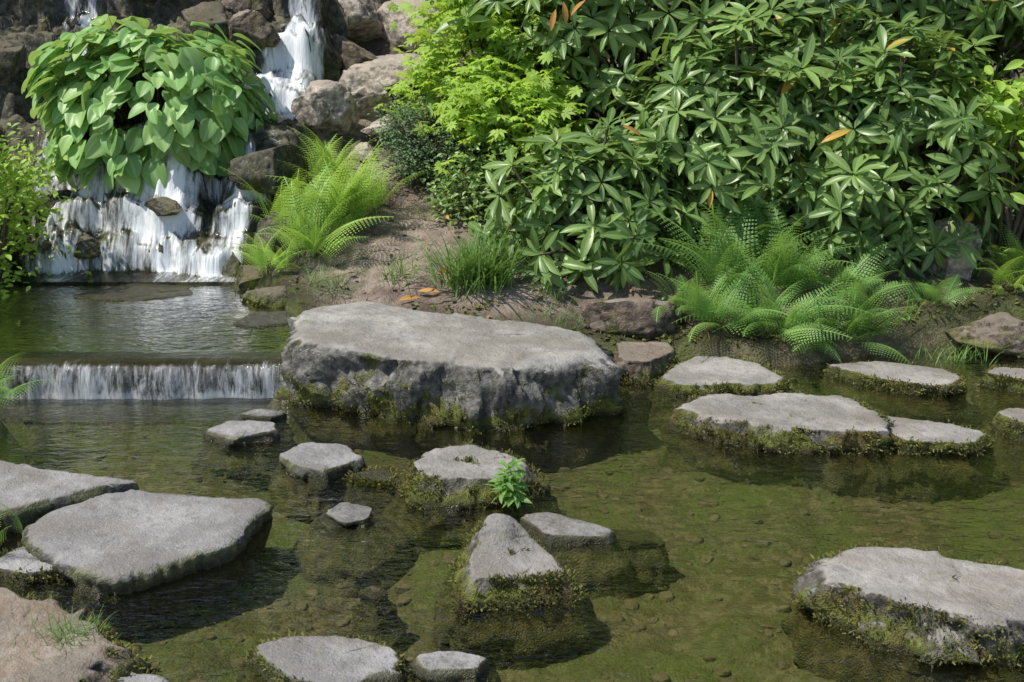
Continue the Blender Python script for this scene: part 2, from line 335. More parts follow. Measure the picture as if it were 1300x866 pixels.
# ---------------------------------------------------------------- rocks
T_tuft = np.array([(-.25, 0, 0), (.25, 0, 0), (.12, 1, .2), (-.12, 1, .2)]); TF1 = np.array([[0, 1, 2, 3]])
def tufts(ob, mossy, seed, limit, dens):
    me = ob.data; n = len(me.vertices); co = np.empty(n*3); me.vertices.foreach_get('co', co); co = co.reshape(-1, 3)
    nr = np.empty(n*3); me.vertices.foreach_get('normal', nr); nr = nr.reshape(-1, 3)
    hw = np.empty(n); me.attributes['hw'].data.foreach_get('value', hw)
    ok = (hw > -.01) & (hw < limit*(1+1.3*fbm(co*7, seed, 3)*1.6)) & (nr[:, 2] < .85) & (fbm(co*9, seed+5, 3) > -.25-.3*mossy)
    idx = np.nonzero(ok)[0]
    if len(idx) < 10: return
    idx = rng.choice(idx, min(dens, len(idx)*5)); m = len(idx)
    T = co[idx]+rng.normal(0, .006, (m, 3)); N = nr[idx]+np.array([0, 0, .3])+rng.normal(0, .5, (m, 3))
    R = frames(N, rng.normal(size=(m, 3))); V = inst(T_tuft, TF1, R, T, rng.uniform(.005, .016, m), np.clip(.5+.9*fbm(co[idx]*6, seed+2, 3)+rng.normal(0, .2, m), 0, 1))
    a = Acc(); a.add(*V); a.out('moss', M_moss, ob)
def chaikin(p, it=1, k=.14):
    for _ in range(it):
        q = np.roll(p, -1, 0); p = np.stack([p*(1-k)+q*k, p*k+q*(1-k)], 1).reshape(-1, 2)
    return p
def rock(name, outline, h, z0=0., flare=.04, depth=.25, seed=1, mat=None, tilt=(0, 0), dome=.0, rough=.02, moss=.6, ml=.05, bev=.02, M=200, tuft=2000, under=0, top=.35, peak=None):
    p = np.array(outline, float); c = p.mean(0)
    if ((p[:, 0]*np.roll(p[:, 1], -1)-np.roll(p[:, 0], -1)*p[:, 1]).sum()) < 0: p = p[::-1]
    p = chaikin(p); q = np.vstack([p, p[:1]]); L = np.concatenate([[0], np.cumsum(np.linalg.norm(np.diff(q, axis=0), axis=1))])
    s = np.linspace(0, L[-1], M, endpoint=False); o = np.stack([np.interp(s, L, q[:, 0]), np.interp(s, L, q[:, 1])], -1)
    size = np.linalg.norm(o-c, axis=1).mean(); rad = unit(o-c)
    o = o+rad*(.02*fbm(P3(o[:, 0]*7, o[:, 1]*7), seed, 3)+.016*facet(P3(o[:, 0]*9, o[:, 1]*9), seed+30)+.006*vn(P3(o[:, 0]*45, o[:, 1]*45), seed))[:, None]*min(1, size*3.5)
    rings = []; bv = bev*(.6+1.2*np.clip(fbm(P3(o[:, 0]*6, o[:, 1]*6), seed+21, 2)+.3, 0, 1))
    for t in np.concatenate([np.linspace(.02, .88, 24), [.93, .965, .985, 1.0]]):
        xy = c+(o-c)*t; e = max(0, (t-.9)/.1)
        z = h+tilt[0]*(xy[:, 0]-c[0])+tilt[1]*(xy[:, 1]-c[1])+dome*(1-t*t)-bv*e**2
        if peak: z = z+peak[2]*np.exp(-((xy[:, 0]-peak[0])**2+(xy[:, 1]-peak[1])**2)/peak[3]**2)
        rings.append(P3(xy[:, 0], xy[:, 1], z))
    base = rings[-1]
    K = 20
    for k in range(1, K+1):
        t = k/K; off = (flare*math.sin(min(1, t*1.5)*math.pi/2)-under*t)
        ledge = .016*np.sin(t*15+4*vn(P3(o[:, 0]*4, o[:, 1]*4), seed+8))
        xy = base[:, :2]+rad*(off+ledge*(1 if h > .12 else .4))[:, None]
        z = base[:, 2]*(1-t)+(-depth)*t
        rings.append(P3(xy[:, 0], xy[:, 1], z))
    V = np.stack(rings); n = len(rings)
    V = np.concatenate([np.repeat(V[:1].mean(1, keepdims=True), M, 1), V]); F = grid_faces(n+1, M, True)
    V = V.reshape(-1, 3)
    dn = P3(V[:, 0]-c[0], V[:, 1]-c[1], 0*V[:, 0]); sw = np.repeat(np.concatenate([[0], np.linspace(0, .1, 24), [.2, .4, .7, 1], np.ones(K)]), M)
    dn = unit(dn)*sw[:, None]; dn[:, 2] = (1-sw)*top+.12
    f1 = facet(V*np.array([6, 6, 9]), seed+1); f2 = facet(V*np.array([15, 15, 20]), seed+40); big = fbm(V*4, seed+2, 4)
    V = V+dn*(rough*(big*1.2+1.7*f1*(.25+.75*sw)+.7*f2*(.2+.8*sw))+.003*vn(V*60, seed+4))[:, None]
    V[:, 2] += z0
    ob = mk(name, V, F, mat or M_stone, {'hw': V[:, 2]-z0})
    me = ob.data
    if me.vertices[M*10].normal.z < 0: me.flip_normals()
    if moss > 0: tufts(ob, moss, seed+9, ml, int(tuft*max(size, .15)*4))
    return ob
def cubesphere(k):
    g = np.linspace(-1, 1, k+1); A, B_ = np.meshgrid(g, g, indexing='ij'); A = A.ravel(); B_ = B_.ravel(); o = np.ones_like(A); f = grid_faces(k+1, k+1)
    V = []; F = []
    for i, (a, b, c, fl) in enumerate([(A, B_, o, 0), (A, B_, -o, 1), (A, o, B_, 1), (A, -o, B_, 0), (o, A, B_, 0), (-o, A, B_, 1)]):
        V.append(np.stack([a, b, c], 1)); F.append((f[:, ::-1] if not fl else f)+i*(k+1)**2)
    return unit(np.concatenate(V)), np.concatenate(F)
CS = cubesphere(24)
def blob(name, c, r, seed, mat, z0=0, cuts=14, moss=0, rot=0, hmin=None):
    import bmesh
    g = np.random.default_rng(seed); D, F = CS; v = D.copy()
    for _ in range(cuts):
        n = unit(g.normal(size=3)); d = g.uniform(.5, .8); k = v@n; v = v-np.maximum(k-d, 0)[:, None]*n*.97
    v = v*(1.1+.07*fbm(D*2.3, seed, 4)+.10*facet(D*2.6, seed+3)+.04*facet(D*6, seed+13))[:, None]
    v = v*np.array(r); ca, sa = math.cos(rot), math.sin(rot); v = v@np.array([[ca, sa, 0], [-sa, ca, 0], [0, 0, 1]])+np.array(c)
    hw = v[:, 2]-z0
    if hmin is not None: hw = np.maximum(hw, hmin)
    ob = mk(name, v, F[:, ::-1], mat, {'hw': hw})
    bm = bmesh.new(); bm.from_mesh(ob.data); bmesh.ops.remove_doubles(bm, verts=bm.verts, dist=1e-5); bmesh.ops.recalc_face_normals(bm, faces=bm.faces); bm.to_mesh(ob.data); bm.free()
    if moss: tufts(ob, moss, seed, .1, int(moss*1500))
    return ob

rock('boulder', [(-1.06, 5.60), (-1.03, 5.90), (-.71, 5.99), (-.5, 5.86), (-.19, 5.76), (.186, 5.62), (.413, 5.42), (.465, 5.16), (.25, 5.0), (0, 4.93), (-.507, 5.05), (-.984, 5.27)], .275, flare=.03, depth=.3, seed=11, mat=M_big, rough=.042, ml=.10, bev=.03, M=460, tuft=2600, tilt=(-.02, .0), top=.3)
rock('stepping_stone', [(.50, 5.87), (.78, 5.87), (.80, 5.70), (.63, 5.51), (.505, 5.57)], .11, seed=12, mat=M_brown)
rock('stepping_stone', [(.85, 5.79), (1.05, 5.83), (1.2, 5.70), (1.28, 5.43), (1.2, 5.36), (.82, 5.32), (.66, 5.45)], .055, seed=13, flare=.05)
rock('stepping_stone', [(.69, 4.97), (.83, 5.14), (1.22, 5.17), (1.485, 5.12), (1.57, 4.845), (1.54, 4.65), (1.117, 4.70), (.816, 4.80)], .09, seed=14, rough=.035, M=280, ml=.08, tuft=2200, tilt=(0, -.02))
rock('stepping_stone', [(1.55, 4.98), (1.80, 4.89), (1.98, 4.75), (1.87, 4.62), (1.54, 4.66)], .055, seed=15, mat=M_stone, ml=.05)
rock('stepping_stone', [(1.51, 5.66), (1.80, 5.73), (2.07, 5.60), (2.12, 5.43), (1.96, 5.32), (1.71, 5.42)], .055, seed=16)
rock('stepping_stone', [(-.94, 4.54), (-.84, 4.69), (-.67, 4.65), (-.56, 4.50), (-.735, 4.36), (-.83, 4.41)], .045, seed=17, moss=0, mat=M_slab, flare=.05)
rock('stone', [(-1.29, 4.82), (-1.21, 4.96), (-1.0, 4.94), (-.98, 4.82), (-1.13, 4.74)], .035, seed=18, moss=0, mat=M_slab, dome=.01, flare=.06)
rock('stone', [(-1.2, 5.05), (-1.1, 5.16), (-.98, 5.08), (-1.05, 5.02)], .018, seed=19, moss=0, mat=M_slab, dome=.01, M=80)
rock('stepping_stone', [(-.39, 4.30), (-.34, 4.48), (-.155, 4.54), (.03, 4.44), (.07, 4.28), (-.06, 4.17), (-.317, 4.17)], .09, seed=20, flare=.09, ml=.10, tuft=4200, rough=.03, M=260, bev=.03, moss=1)
rock('stone', [(-.64, 4.40), (-.56, 4.52), (-.45, 4.46), (-.46, 4.34)], .005, seed=21, mat=M_wet, ml=.06, M=80)
rock('stone', [(-.68, 4.05), (-.62, 4.15), (-.49, 4.10), (-.50, 3.98), (-.6, 3.95)], .028, seed=22, mat=M_slab, moss=0, dome=.0, M=80, flare=.12)
rock('stepping_stone', [(-.15, 3.54), (-.075, 3.77), (.0, 3.76), (.13, 3.60), (.162, 3.50), (.02, 3.44), (-.125, 3.42)], .095, seed=23, flare=.10, ml=.09, tuft=4600, rough=.022, tilt=(-.1, .12), M=260, bev=.02, moss=1, peak=(-.04, 3.70, .05, .09), top=.2)
rock('flat_stone', [(.014, 4.03), (.14, 4.06), (.36, 3.90), (.33, 3.84), (.108, 3.85)], .028, seed=24, moss=0, mat=M_slab, flare=.08, rough=.012)
rock('flat_stone', [(.33, 3.98), (.50, 3.99), (.53, 3.9), (.38, 3.88)], -.015, seed=25, moss=0, mat=M_wet, M=80)
rock('stone', [(-.50, 3.50), (-.44, 3.55), (-.38, 3.50), (-.43, 3.45)], .0, seed=26, moss=0, mat=M_wet, M=60, dome=.02)
rock('flat_stone', [(-1.71, 3.86), (-1.43, 4.17), (-1.15, 4.12), (-.86, 4.09), (-.91, 3.76), (-1.09, 3.56), (-1.28, 3.46), (-1.54, 3.65)], .065, seed=27, mat=M_slab, flare=0, under=.05, rough=.014, moss=0, bev=.015, M=320)
rock('flat_stone', [(-2.2, 4.38), (-1.95, 4.39), (-1.635, 4.25), (-1.34, 4.18), (-1.50, 4.12), (-1.76, 3.90), (-2.2, 3.88)], .09, seed=28, mat=M_slab, flare=0, rough=.014, moss=0, bev=.015, M=280)
rock('stone', [(-1.72, 3.62), (-1.66, 3.78), (-1.50, 3.72), (-1.42, 3.60), (-1.55, 3.55)], .035, seed=29, mat=M_slab, ml=.06)
rock('boulder', [(-1.6, 3.2), (-1.5, 3.26), (-1.30, 3.16), (-1.11, 3.02), (-1.06, 2.90), (-1.1, 2.72), (-1.35, 2.6), (-1.7, 2.65)], .15, seed=30, mat=M_brown, ml=.13, rough=.035, M=260, flare=.09, moss=1, tuft=4000)
rock('stone', [(-1.16, 2.80), (-1.05, 2.90), (-.92, 2.86), (-.88, 2.74), (-1.0, 2.66)], .10, seed=31, mat=M_slab, ml=.06)
rock('stepping_stone', [(-.75, 3.12), (-.66, 3.18), (-.48, 3.19), (-.34, 3.13), (-.285, 3.03), (-.445, 2.88), (-.63, 2.94)], .04, seed=32, flare=.06, ml=.035, mat=M_slab, rough=.02, tuft=1500)
rock('flat_stone', [(-.28, 3.08), (-.2, 3.11), (-.067, 3.08), (-.09, 3.01), (-.24, 3.0)], .03, seed=33, moss=0, mat=M_slab, rough=.015, flare=.06)
rock('stepping_stone', [(.95, 3.46), (1.06, 3.57), (1.31, 3.54), (1.56, 3.42), (1.76, 3.28), (1.68, 3.06), (1.33, 3.10), (1.09, 3.22), (.94, 3.34)], .13, seed=34, flare=.07, ml=.115, tuft=4200, rough=.028, M=340, bev=.03, moss=1, top=.3)
rock('stone', [(2.05, 4.95), (2.15, 5.05), (2.4, 4.95), (2.3, 4.75), (2.12, 4.8)], .07, seed=35)
rock('stone', [(2.2, 5.5), (2.3, 5.6), (2.5, 5.5), (2.4, 5.35)], .07, seed=36)
blob('bank_boulder', (.58, 6.15, .14), (.27, .18, .15), 101, M_brown, 0, moss=.3)
blob('bank_boulder', (2.5, 6.12, .05), (.26, .2, .11), 102, M_brown, 0, moss=.3)
blob('bank_boulder', (2.42, 6.6, .36), (.16, .15, .30), 104, M_pale, 0)
blob('bank_boulder', (-1.42, 6.82, .16), (.22, .2, .14), 107, M_wet, 0.1, moss=.5)
blob('bank_boulder', (-1.25, 6.5, .14), (.2, .18, .11), 108, M_wet, 0.1, moss=.5)
BL = [(-1.30, 7.12, .22, .22, M_wet), (-1.45, 7.35, .24, .2, M_wet), (-1.2, 8.2, .28, .22, M_pale), (-1.72, 8.3, .2, .15, M_brown), (-1.05, 8.5, .25, .2, M_pale),
      (-1.3, 8.0, .16, .13, M_pale), (-1.78, 8.65, .22, .2, M_brown), (-1.15, 8.85, .26, .22, M_brown), (-.85, 8.8, .36, .2, M_pale), (-.68, 9.25, .34, .26, M_pale), (-1.15, 9.3, .35, .25, M_pale),
      (-2.0, 8.5, .26, .2, M_wet), (-2.1, 8.9, .3, .24, M_wet), (-1.45, 9.3, .22, .22, M_brown), (-2.5, 8.9, .3, .25, M_wet), (-.85, 8.2, .18, .1, M_pale), (-1.62, 7.0, .14, .15, M_wet),
      (-3.3, 7.15, .3, .25, M_wet), (-.4, 9.8, .45, .35, M_pale), (-1.0, 9.9, .45, .35, M_pale), (-3.4, 8.2, .35, .35, M_wet), (-.95, 7.95, .12, .08, M_pale), (-1.62, 7.85, .12, .10, M_wet),
      (-2.5, 7.12, .12, .07, M_wet), (-2.05, 7.2, .12, .06, M_wet), (-2.75, 7.35, .15, .10, M_wet)]
for i, (x, y, r, h, m) in enumerate(BL):
    z = max(float(gz(x, y)[0]), float(casc(np.array([x]), np.array([y]))[0]) if x < -1.25 else -9)
    blob('rock', (x, y, z+h*.2), (r, r*.8, h), 120+i, m, z-.1, moss=0, rot=i*1.3, hmin=.03)
rock('flat_stone', [(-2.45, 6.5), (-2.2, 6.85), (-1.8, 6.8), (-1.75, 6.55), (-2.1, 6.4)], .004, z0=UPZ, seed=37, moss=0, mat=M_wet, flare=0, depth=.2)
rock('flat_stone', [(-1.42, 6.0), (-1.35, 6.2), (-1.15, 6.22), (-1.1, 6.0), (-1.3, 5.92)], .012, z0=UPZ, seed=38, moss=0, mat=M_slab, flare=0, depth=.2)

pv, pf = cubesphere(3)
def pebbles(name, n, xr, yr, s0, s1, cond, mat, z0):
    x = rng.uniform(*xr, n); y = rng.uniform(*yr, n); z, b = ground_z(x, y); k = cond(x, y, z, b); x, y, z = x[k], y[k], z[k]; n = len(x)
    S = (s0+(s1-s0)*rng.random(n)**2.5)[:, None]*rng.uniform(.6, 1.2, (n, 3))*np.array([1.1, 1, .5])
    a = rng.uniform(0, 6.28, n); R = frames(P3(np.cos(a), np.sin(a), rng.normal(0, .2, n)), np.array([[0, 0, 1.]])+rng.normal(0, .2, (n, 3)))
    V, F, r, m = inst(pv, pf, R, P3(x, y, z-S[:, 2]*.2), S); mk(name, V, F, mat, {'hw': V[:, 2]-z0, 'rnd': r})
pebbles('pond_pebbles', 4200, (-2.6, 4), (1.8, 6.3), .006, .036, lambda x, y, z, b: (z < -.06), M_bedpeb, -.6)
pebbles('gravel', 350, (-1.2, 1.2), (6.0, 10), .003, .014, lambda x, y, z, b: (b < .1), M_pale, -1)

# ---------------------------------------------------------------- plants
def ell_shoots(c, r, n, seed, lo=.6, hi=1.08, zmin=None, lob=.28, fr=1.7):
    g = np.random.default_rng(seed); d = unit(g.normal(size=(n, 3))); d = d[d[:, 2] > -.8]
    k = g.uniform(lo, hi, len(d))*(1+lob*fbm(d*fr*1.4+seed, seed, 2)*1.6)
    p = np.array(c)+d*np.array(r)*k[:, None]; z = gz(p[:, 0], p[:, 1]); ok = p[:, 2] > z+.06
    return p[ok], unit(d[ok]/np.array(r))
def stems(base, tips, r0=.018, g=rng, parent=None, name='branches'):
    Vs = []; Fs = []; n = 0
    for tp in tips:
        b = np.array(base)+g.normal(0, .08, 3)*[1, 1, 0]; mid = (b+tp)/2+g.normal(0, .08, 3)+[0, 0, .08]; t = np.linspace(0, 1, 8)[:, None]
        pts = (1-t)**2*b+2*t*(1-t)*mid+t*t*tp; V, F = tube(pts, np.linspace(r0, r0*.25, 8), 6); Vs.append(V); Fs.append(F+n); n += len(V)
    return mk(name, np.concatenate(Vs), np.concatenate(Fs), M_bark, parent=parent)
rl = leaf(1, .28, 5, .55, .35, .22, .8)
def whorls(acc, p, ax, lf, L, nl=9, seed=0, el=(.0, .55)):
    g = np.random.default_rng(seed); n = len(p); ax = unit(ax*.75+np.array([0, 0, .55])+g.normal(0, .22, (n, 3)))
    B1 = unit(np.cross(ax, g.normal(size=(n, 3)))); B2 = np.cross(ax, B1); tone = g.random(n)
    for k in range(nl):
        ph = 2*np.pi*(k*.382)+g.normal(0, .15, n); e = el[0]+(el[1]-el[0])*(k/nl)+g.normal(0, .16, n)
        rd = np.cos(ph)[:, None]*B1+np.sin(ph)[:, None]*B2; d = rd*np.cos(e)[:, None]+ax*np.sin(e)[:, None]
        nn = ax*np.cos(e)[:, None]-rd*np.sin(e)[:, None]+g.normal(0, .22, (n, 3))
        S = L*g.uniform(.6, 1.15, n)*(.8+.35*tone); r = np.where(g.random(n) > .995, .999, np.minimum(.6*tone**1.4+.4*g.random(n)**1.5, .99)); acc.add(*inst(lf[0], lf[1], frames(d, nn), p+ax*(.02*k/nl)+rd*.008, S, r, lf[2]))
def rhodo(c, r, n, seed, L=.16):
    e = bpy.data.objects.new('rhododendron_bush', None); COL.objects.link(e)
    a = Acc(); p, d = ell_shoots(c, r, n, seed); whorls(a, p, d, rl, L, 9, seed)
    p2, d2 = ell_shoots(c, np.array(r)*.72, n//5, seed+1); whorls(a, p2, d2, rl, L, 6, seed+2, (-.5, .3))
    a.out('leaves', M_rhodo, e)
    b = (c[0], c[1], float(gz(c[0], c[1])[0])-.05); g = np.random.default_rng(seed)
    stems(b, p[g.choice(len(p), 60)], .022, g, e)
rhodo((.47, 6.85, .56), (.55, .45, .46), 260, 201)
rhodo((1.4, 7.1, .95), (.85, .55, .72), 450, 202)
rhodo((2.15, 6.85, .80), (.58, .5, .72), 330, 203)
rhodo((.95, 7.8, 1.72), (.95, .65, .85), 410, 204)
rhodo((2.3, 7.7, 1.95), (1.15, .7, .95), 500, 205)
rhodo((3.6, 7.3, 1.5), (.9, .8, 1.2), 360, 206)

hl = leaf(1, .72, 9, .36, .25, .30, .62, 4, wave=1.2)
def hosta(c, r, n, seed, L=.25):
    e = bpy.data.objects.new('hosta_plant', None); COL.objects.link(e); g = np.random.default_rng(seed); a = Acc(); T = []
    for lay, (k, m) in enumerate([(1.0, n), (.8, n//2)]):
        u = g.uniform(-.85, 1, m); ph = g.uniform(0, 2*np.pi, m); s = np.sqrt(1-u*u); d = np.stack([s*np.cos(ph), s*np.sin(ph), u], 1)
        kk = k*(1+.2*fbm(d*2.6, seed, 2)*1.5)*g.uniform(.9, 1.06, m)
        p = np.array(c)+d*np.array(r)*kk[:, None]; out = unit(d*[1, 1, 0]+g.normal(0, .4, (m, 3))*[1, 1, 0])
        dd = unit(out*.9+np.array([0, 0, -.6])*np.clip(1.0-u, -.1, 1.3)[:, None]+g.normal(0, .25, (m, 3))); nn = unit(d*.8+np.array([0, 0, .7])+g.normal(0, .33, (m, 3)))
        S = L*g.uniform(.55, 1.15, m); a.add(*inst(hl[0], hl[1], frames(dd, nn), p-dd*S[:, None]*.5, S, g.random(m), hl[2])); T.append((p-dd*S[:, None]*.5)[::3])
    a.out('leaves', M_hosta, e); stems((c[0], c[1]+.1, c[2]-r[2]*.6), np.concatenate(T), .006, g, e, 'stalks')
hosta((-2.20, 7.70, 1.0), (.70, .44, .57), 680, 300, .185)

def frond_template(npairs=22, K=7):
    V = []; F = []; M_ = []
    def c(s): return np.array([0, s*(1-.15*s), .34*s-.55*s*s])
    def add(q): F.append([len(V)+i for i in range(4)]); V.extend(q); M_.extend([.6]*4)
    w = .006
    ss = np.linspace(0, 1, 13)
    for a, b in zip(ss[:-1], ss[1:]):
        add([c(a)+[-w, 0, 0], c(a)+[w, 0, 0], c(b)+[w*.6, 0, 0], c(b)+[-w*.6, 0, 0]])
    for s in np.linspace(.12, .985, npairs):
        T = unit(c(s+.01)-c(s)); X_ = np.array([1., 0, 0]); N = np.cross(X_, T)
        pl = .22*min(1, (s-.03)/.22)*(1-s)**.8+.01
        for sd in (-1, 1):
            pd = unit(X_*sd*.93+T*.36-N*.15)
            side = unit(np.cross(N, pd)); st = pl/K*.55
            for r in np.linspace(.05, .97, K):
                b = c(s)+pd*pl*r-N*pl*.3*r*r; l = pl*.12*(1-r)**.6+.004
                for s2 in (-1, 1):
                    q = unit(side*s2+pd*.5); tip = b+q*l; m = b+q*l*.45
                    add([b, m-pd*st, tip, m+pd*st])
    return np.array(V), np.array(F), np.array(M_)
FT = frond_template(21, 6)
def fern(c, n, L, mat, seed, el=(.75, 1.4), sector=None, name='fern'):
    g = np.random.default_rng(seed); ph = g.uniform(*(sector or (0, 2*np.pi)), n); e = g.uniform(*el, n)
    d = P3(np.cos(ph)*np.cos(e), np.sin(ph)*np.cos(e), np.sin(e)); nn = P3(-np.cos(ph)*np.sin(e), -np.sin(ph)*np.sin(e), np.cos(e))+g.normal(0, .35, (n, 3))
    z = c[2] if len(c) > 2 else float(gz(c[0], c[1])[0]); T = np.array([c[0], c[1], z])+g.normal(0, .05, (n, 3))*[1, 1, .1]
    a = Acc(); a.add(*inst(FT[0], FT[1], frames(d, nn), T, L*g.uniform(.55, 1.1, n), g.random(n), FT[2])); a.out(name, mat, smooth=False)
for i, (x, y, n, L_, m, el) in enumerate([(-1.15, 6.8, 28, .56, M_fernL, (.6, 1.45)), (-.98, 7.1, 30, .64, M_fernL, (.7, 1.45)), (-1.32, 7.15, 24, .6, M_fernL, (.7, 1.45)), (-1.1, 7.5, 22, .58, M_fernL, (.7, 1.4)), (-1.32, 6.6, 16, .38, M_fernL, (.4, 1.3)), (-.85, 7.35, 16, .5, M_fernL, (.6, 1.4)),
        (1.32, 6.0, 28, .54, M_fernD, (.1, 1.3)), (1.05, 6.05, 26, .5, M_fernD, (.15, 1.3)), (1.66, 5.98, 28, .5, M_fernD, (-.05, 1.2)), (1.15, 6.35, 28, .68, M_fernD, (.7, 1.45)), (1.45, 6.35, 26, .66, M_fernD, (.6, 1.45)), (1.75, 6.3, 18, .5, M_fernD, (.3, 1.3)), (.88, 6.2, 16, .4, M_fernD, (.3, 1.3)), (1.3, 6.7, 20, .68, M_fernD, (.8, 1.45)),
        (2.75, 6.5, 16, .45, M_fernL, (.5, 1.3)), (2.62, 6.35, 12, .32, M_fernL, (.4, 1.3)), (2.2, 6.25, 14, .3, M_fernD, (.2, 1.2)), (-2.28, 5.02, 20, .4, M_fernD, (.4, 1.3)), (-2.22, 4.5, 14, .26, M_fernD, (.5, 1.3)), (2.15, 5.45, 8, .16, M_fernD, (.5, 1.3)), (-.75, 8.3, 10, .3, M_fernL, (.5, 1.3))]):
    fern((x, y), n, L_, m, 400+i, el)
fern((-1.74, 3.72, .03), 12, .2, M_fernD, 450)

def maple_leaf():
    V = []; F = []; A_ = [-130, -85, -42, 0, 42, 85, 130]; Ln = [.45, .75, .95, 1.05, .95, .75, .45]
    for a, l in zip(A_, Ln):
        r = math.radians(a); d = np.array([math.sin(r), math.cos(r), 0]); s = np.array([d[1], -d[0], 0]); F.append([len(V)+i for i in range(4)])
        V += [(0, 0, .0), tuple(d*l*.55-s*.17+[0, 0, .04]), tuple(d*l+[0, 0, -.12]), tuple(d*l*.55+s*.17+[0, 0, .04])]
    return np.array(V, float), np.array(F), np.full(len(V), .6)
ML = maple_leaf()
def layered(name, c, r, n, seed, lf, L, mat, parent=None, flat=.8, nclump=40, cr=.2):
    g = np.random.default_rng(seed); cc = unit(g.normal(size=(nclump, 3)))*g.uniform(.35, 1, (nclump, 1))**.6*np.array(r)+np.array(c)
    k = g.integers(0, nclump, n); p = cc[k]+g.normal(0, 1, (n, 3))*np.array([cr, cr, cr*(1-flat*.75)]); p[:, 2] -= .5*((p[:, :2]-cc[k, :2])**2).sum(1)/cr*.6
    ok = p[:, 2] > gz(p[:, 0], p[:, 1])+.04; p = p[ok]; n = len(p)
    ph = g.uniform(0, 6.28, n); d = P3(np.cos(ph), np.sin(ph)-.25, g.normal(-.2, .25, n)); nn = np.array([0, -.35, 1.])+g.normal(0, .35, (n, 3))
    a = Acc(); a.add(*inst(lf[0], lf[1], frames(d, nn), p, L*g.uniform(.6, 1.15, n), g.random(n), lf[2])); return a.out(name, mat, parent, smooth=False), cc
sl = leaf(1, .5, 4, .45, .3, .2)
def shrub(name, c, r, n, seed, lf, L, mat, **k):
    e = bpy.data.objects.new(name, None); COL.objects.link(e); _, cc = layered('leaves', c, r, n, seed, lf, L, mat, e, **k)
    stems((c[0], c[1], float(gz(c[0], c[1])[0])-.03), cc, .014, np.random.default_rng(seed), e)
shrub('japanese_maple', (-.12, 8.1, 1.5), (.42, .45, .62), 2400, 500, ML, .078, M_lime, nclump=36, cr=.13)
shrub('japanese_maple', (.3, 8.2, 1.75), (.45, .4, .6), 1600, 501, ML, .078, M_lime, nclump=30, cr=.13)
shrub('japanese_maple', (.02, 7.45, 1.15), (.34, .3, .22), 900, 505, ML, .07, M_lime, nclump=12, cr=.12)
shrub('evergreen_shrub', (-.55, 7.8, .86), (.28, .28, .26), 6500, 502, sl, .028, M_small, nclump=60, cr=.07, flat=0)
shrub('evergreen_shrub', (-.15, 7.25, .62), (.30, .25, .24), 2600, 506, sl, .045, M_rhodo, nclump=40, cr=.08, flat=0)
shrub('bright_leaf_shrub', (-3.05, 6.75, .72), (.42, .4, .55), 4200, 503, sl, .055, M_lime, nclump=50, cr=.1, flat=.2)
shrub('bright_leaf_shrub', (2.85, 6.7, 1.15), (.36, .35, .3), 600, 504, leaf(1, .42, 5, .5, .3, .25), .13, M_lime, nclump=24, cr=.1, flat=.3)

gb = leaf(1, .03, 7, .2, .3, .0, .8); gb[0][:, 2] -= .35*gb[0][:, 1]**2.5
def grass(c, rad, n, L, seed, name='grass_tuft'):
    g = np.random.default_rng(seed); ph = g.uniform(0, 6.28, n); e = g.uniform(.75, 1.5, n); x = c[0]+g.normal(0, rad, n); y = c[1]+g.normal(0, rad*.7, n)
    z = gz(x, y)-.01 if len(c) < 3 else np.full(n, c[2])
    d = P3(np.cos(ph)*np.cos(e), np.sin(ph)*np.cos(e), np.sin(e)); nn = P3(-np.cos(ph)*np.sin(e), -np.sin(ph)*np.sin(e), np.cos(e))
    a = Acc(); a.add(*inst(gb[0], gb[1], frames(d, nn), P3(x, y, z), L*g.uniform(.5, 1.1, n), g.random(n), gb[2])); a.out(name, M_grass)
grass((-.18, 6.42), .08, 420, .36, 600)
grass((-.62, 6.5), .05, 50, .2, 601); grass((.2, 6.3), .05, 60, .14, 602); grass((-1.2, 2.98, .13), .05, 160, .09, 603); grass((-.45, 7.3), .1, 80, .12, 604)
grass((2.2, 5.85, .0), .08, 100, .12, 605); grass((1.95, 6.2), .12, 120, .14, 606); grass((-1.0, 6.4), .08, 90, .14, 607); grass((.3, 6.1), .08, 70, .12, 608)
wl = leaf(1, .38, 6, .4, .3, .25, .8); a = Acc(); g = np.random.default_rng(9)
for k in range(9):
    b = np.array([.0, 4.13, .05])+g.normal(0, .035, 3)*[1, .6, .3]; ax = unit(np.array([g.normal(0, .35), g.normal(-.1, .3), 1.])); hgt = g.uniform(.05, .13)
    for j in range(4): whorls(a, (b+ax*hgt*(j+1)/4)[None], ax[None], wl, .055*(1.15-.13*j), 4, k*7+j, (.1, .5))
a.out('seedling_plant', M_fernD)
def scatter(name, n, xr, yr, lf, L, mat, seed, cond=None, flat=.25, bmax=.3):
    g = np.random.default_rng(seed); x = g.uniform(*xr, n); y = g.uniform(*yr, n); z, b = ground_z(x, y); k = (b < bmax)
    if cond: k &= cond(x, y)
    x, y, z = x[k], y[k], z[k]; n = len(x); ph = g.uniform(0, 6.28, n)
    a = Acc(); a.add(*inst(lf[0], lf[1], frames(P3(np.cos(ph), np.sin(ph), g.normal(0, flat, n)), np.array([0, 0, 1.])+g.normal(0, flat, (n, 3))), P3(x, y, z+.012), L*g.uniform(.5, 1.2, n), g.random(n), lf[2])); a.out(name, mat)
scatter('leaf_litter', 1100, (-1.3, 3), (6.0, 10), sl, .045, M_litter, 700)
scatter('ground_cover', 7000, (-1.5, 3), (5.95, 9.5), sl, .035, M_fernD, 701, lambda x, y: fbm(P3(x*2.2, y*2.2), 77, 3) > .05+.5*np.exp(-((x+.45)/.5)**2), .5)
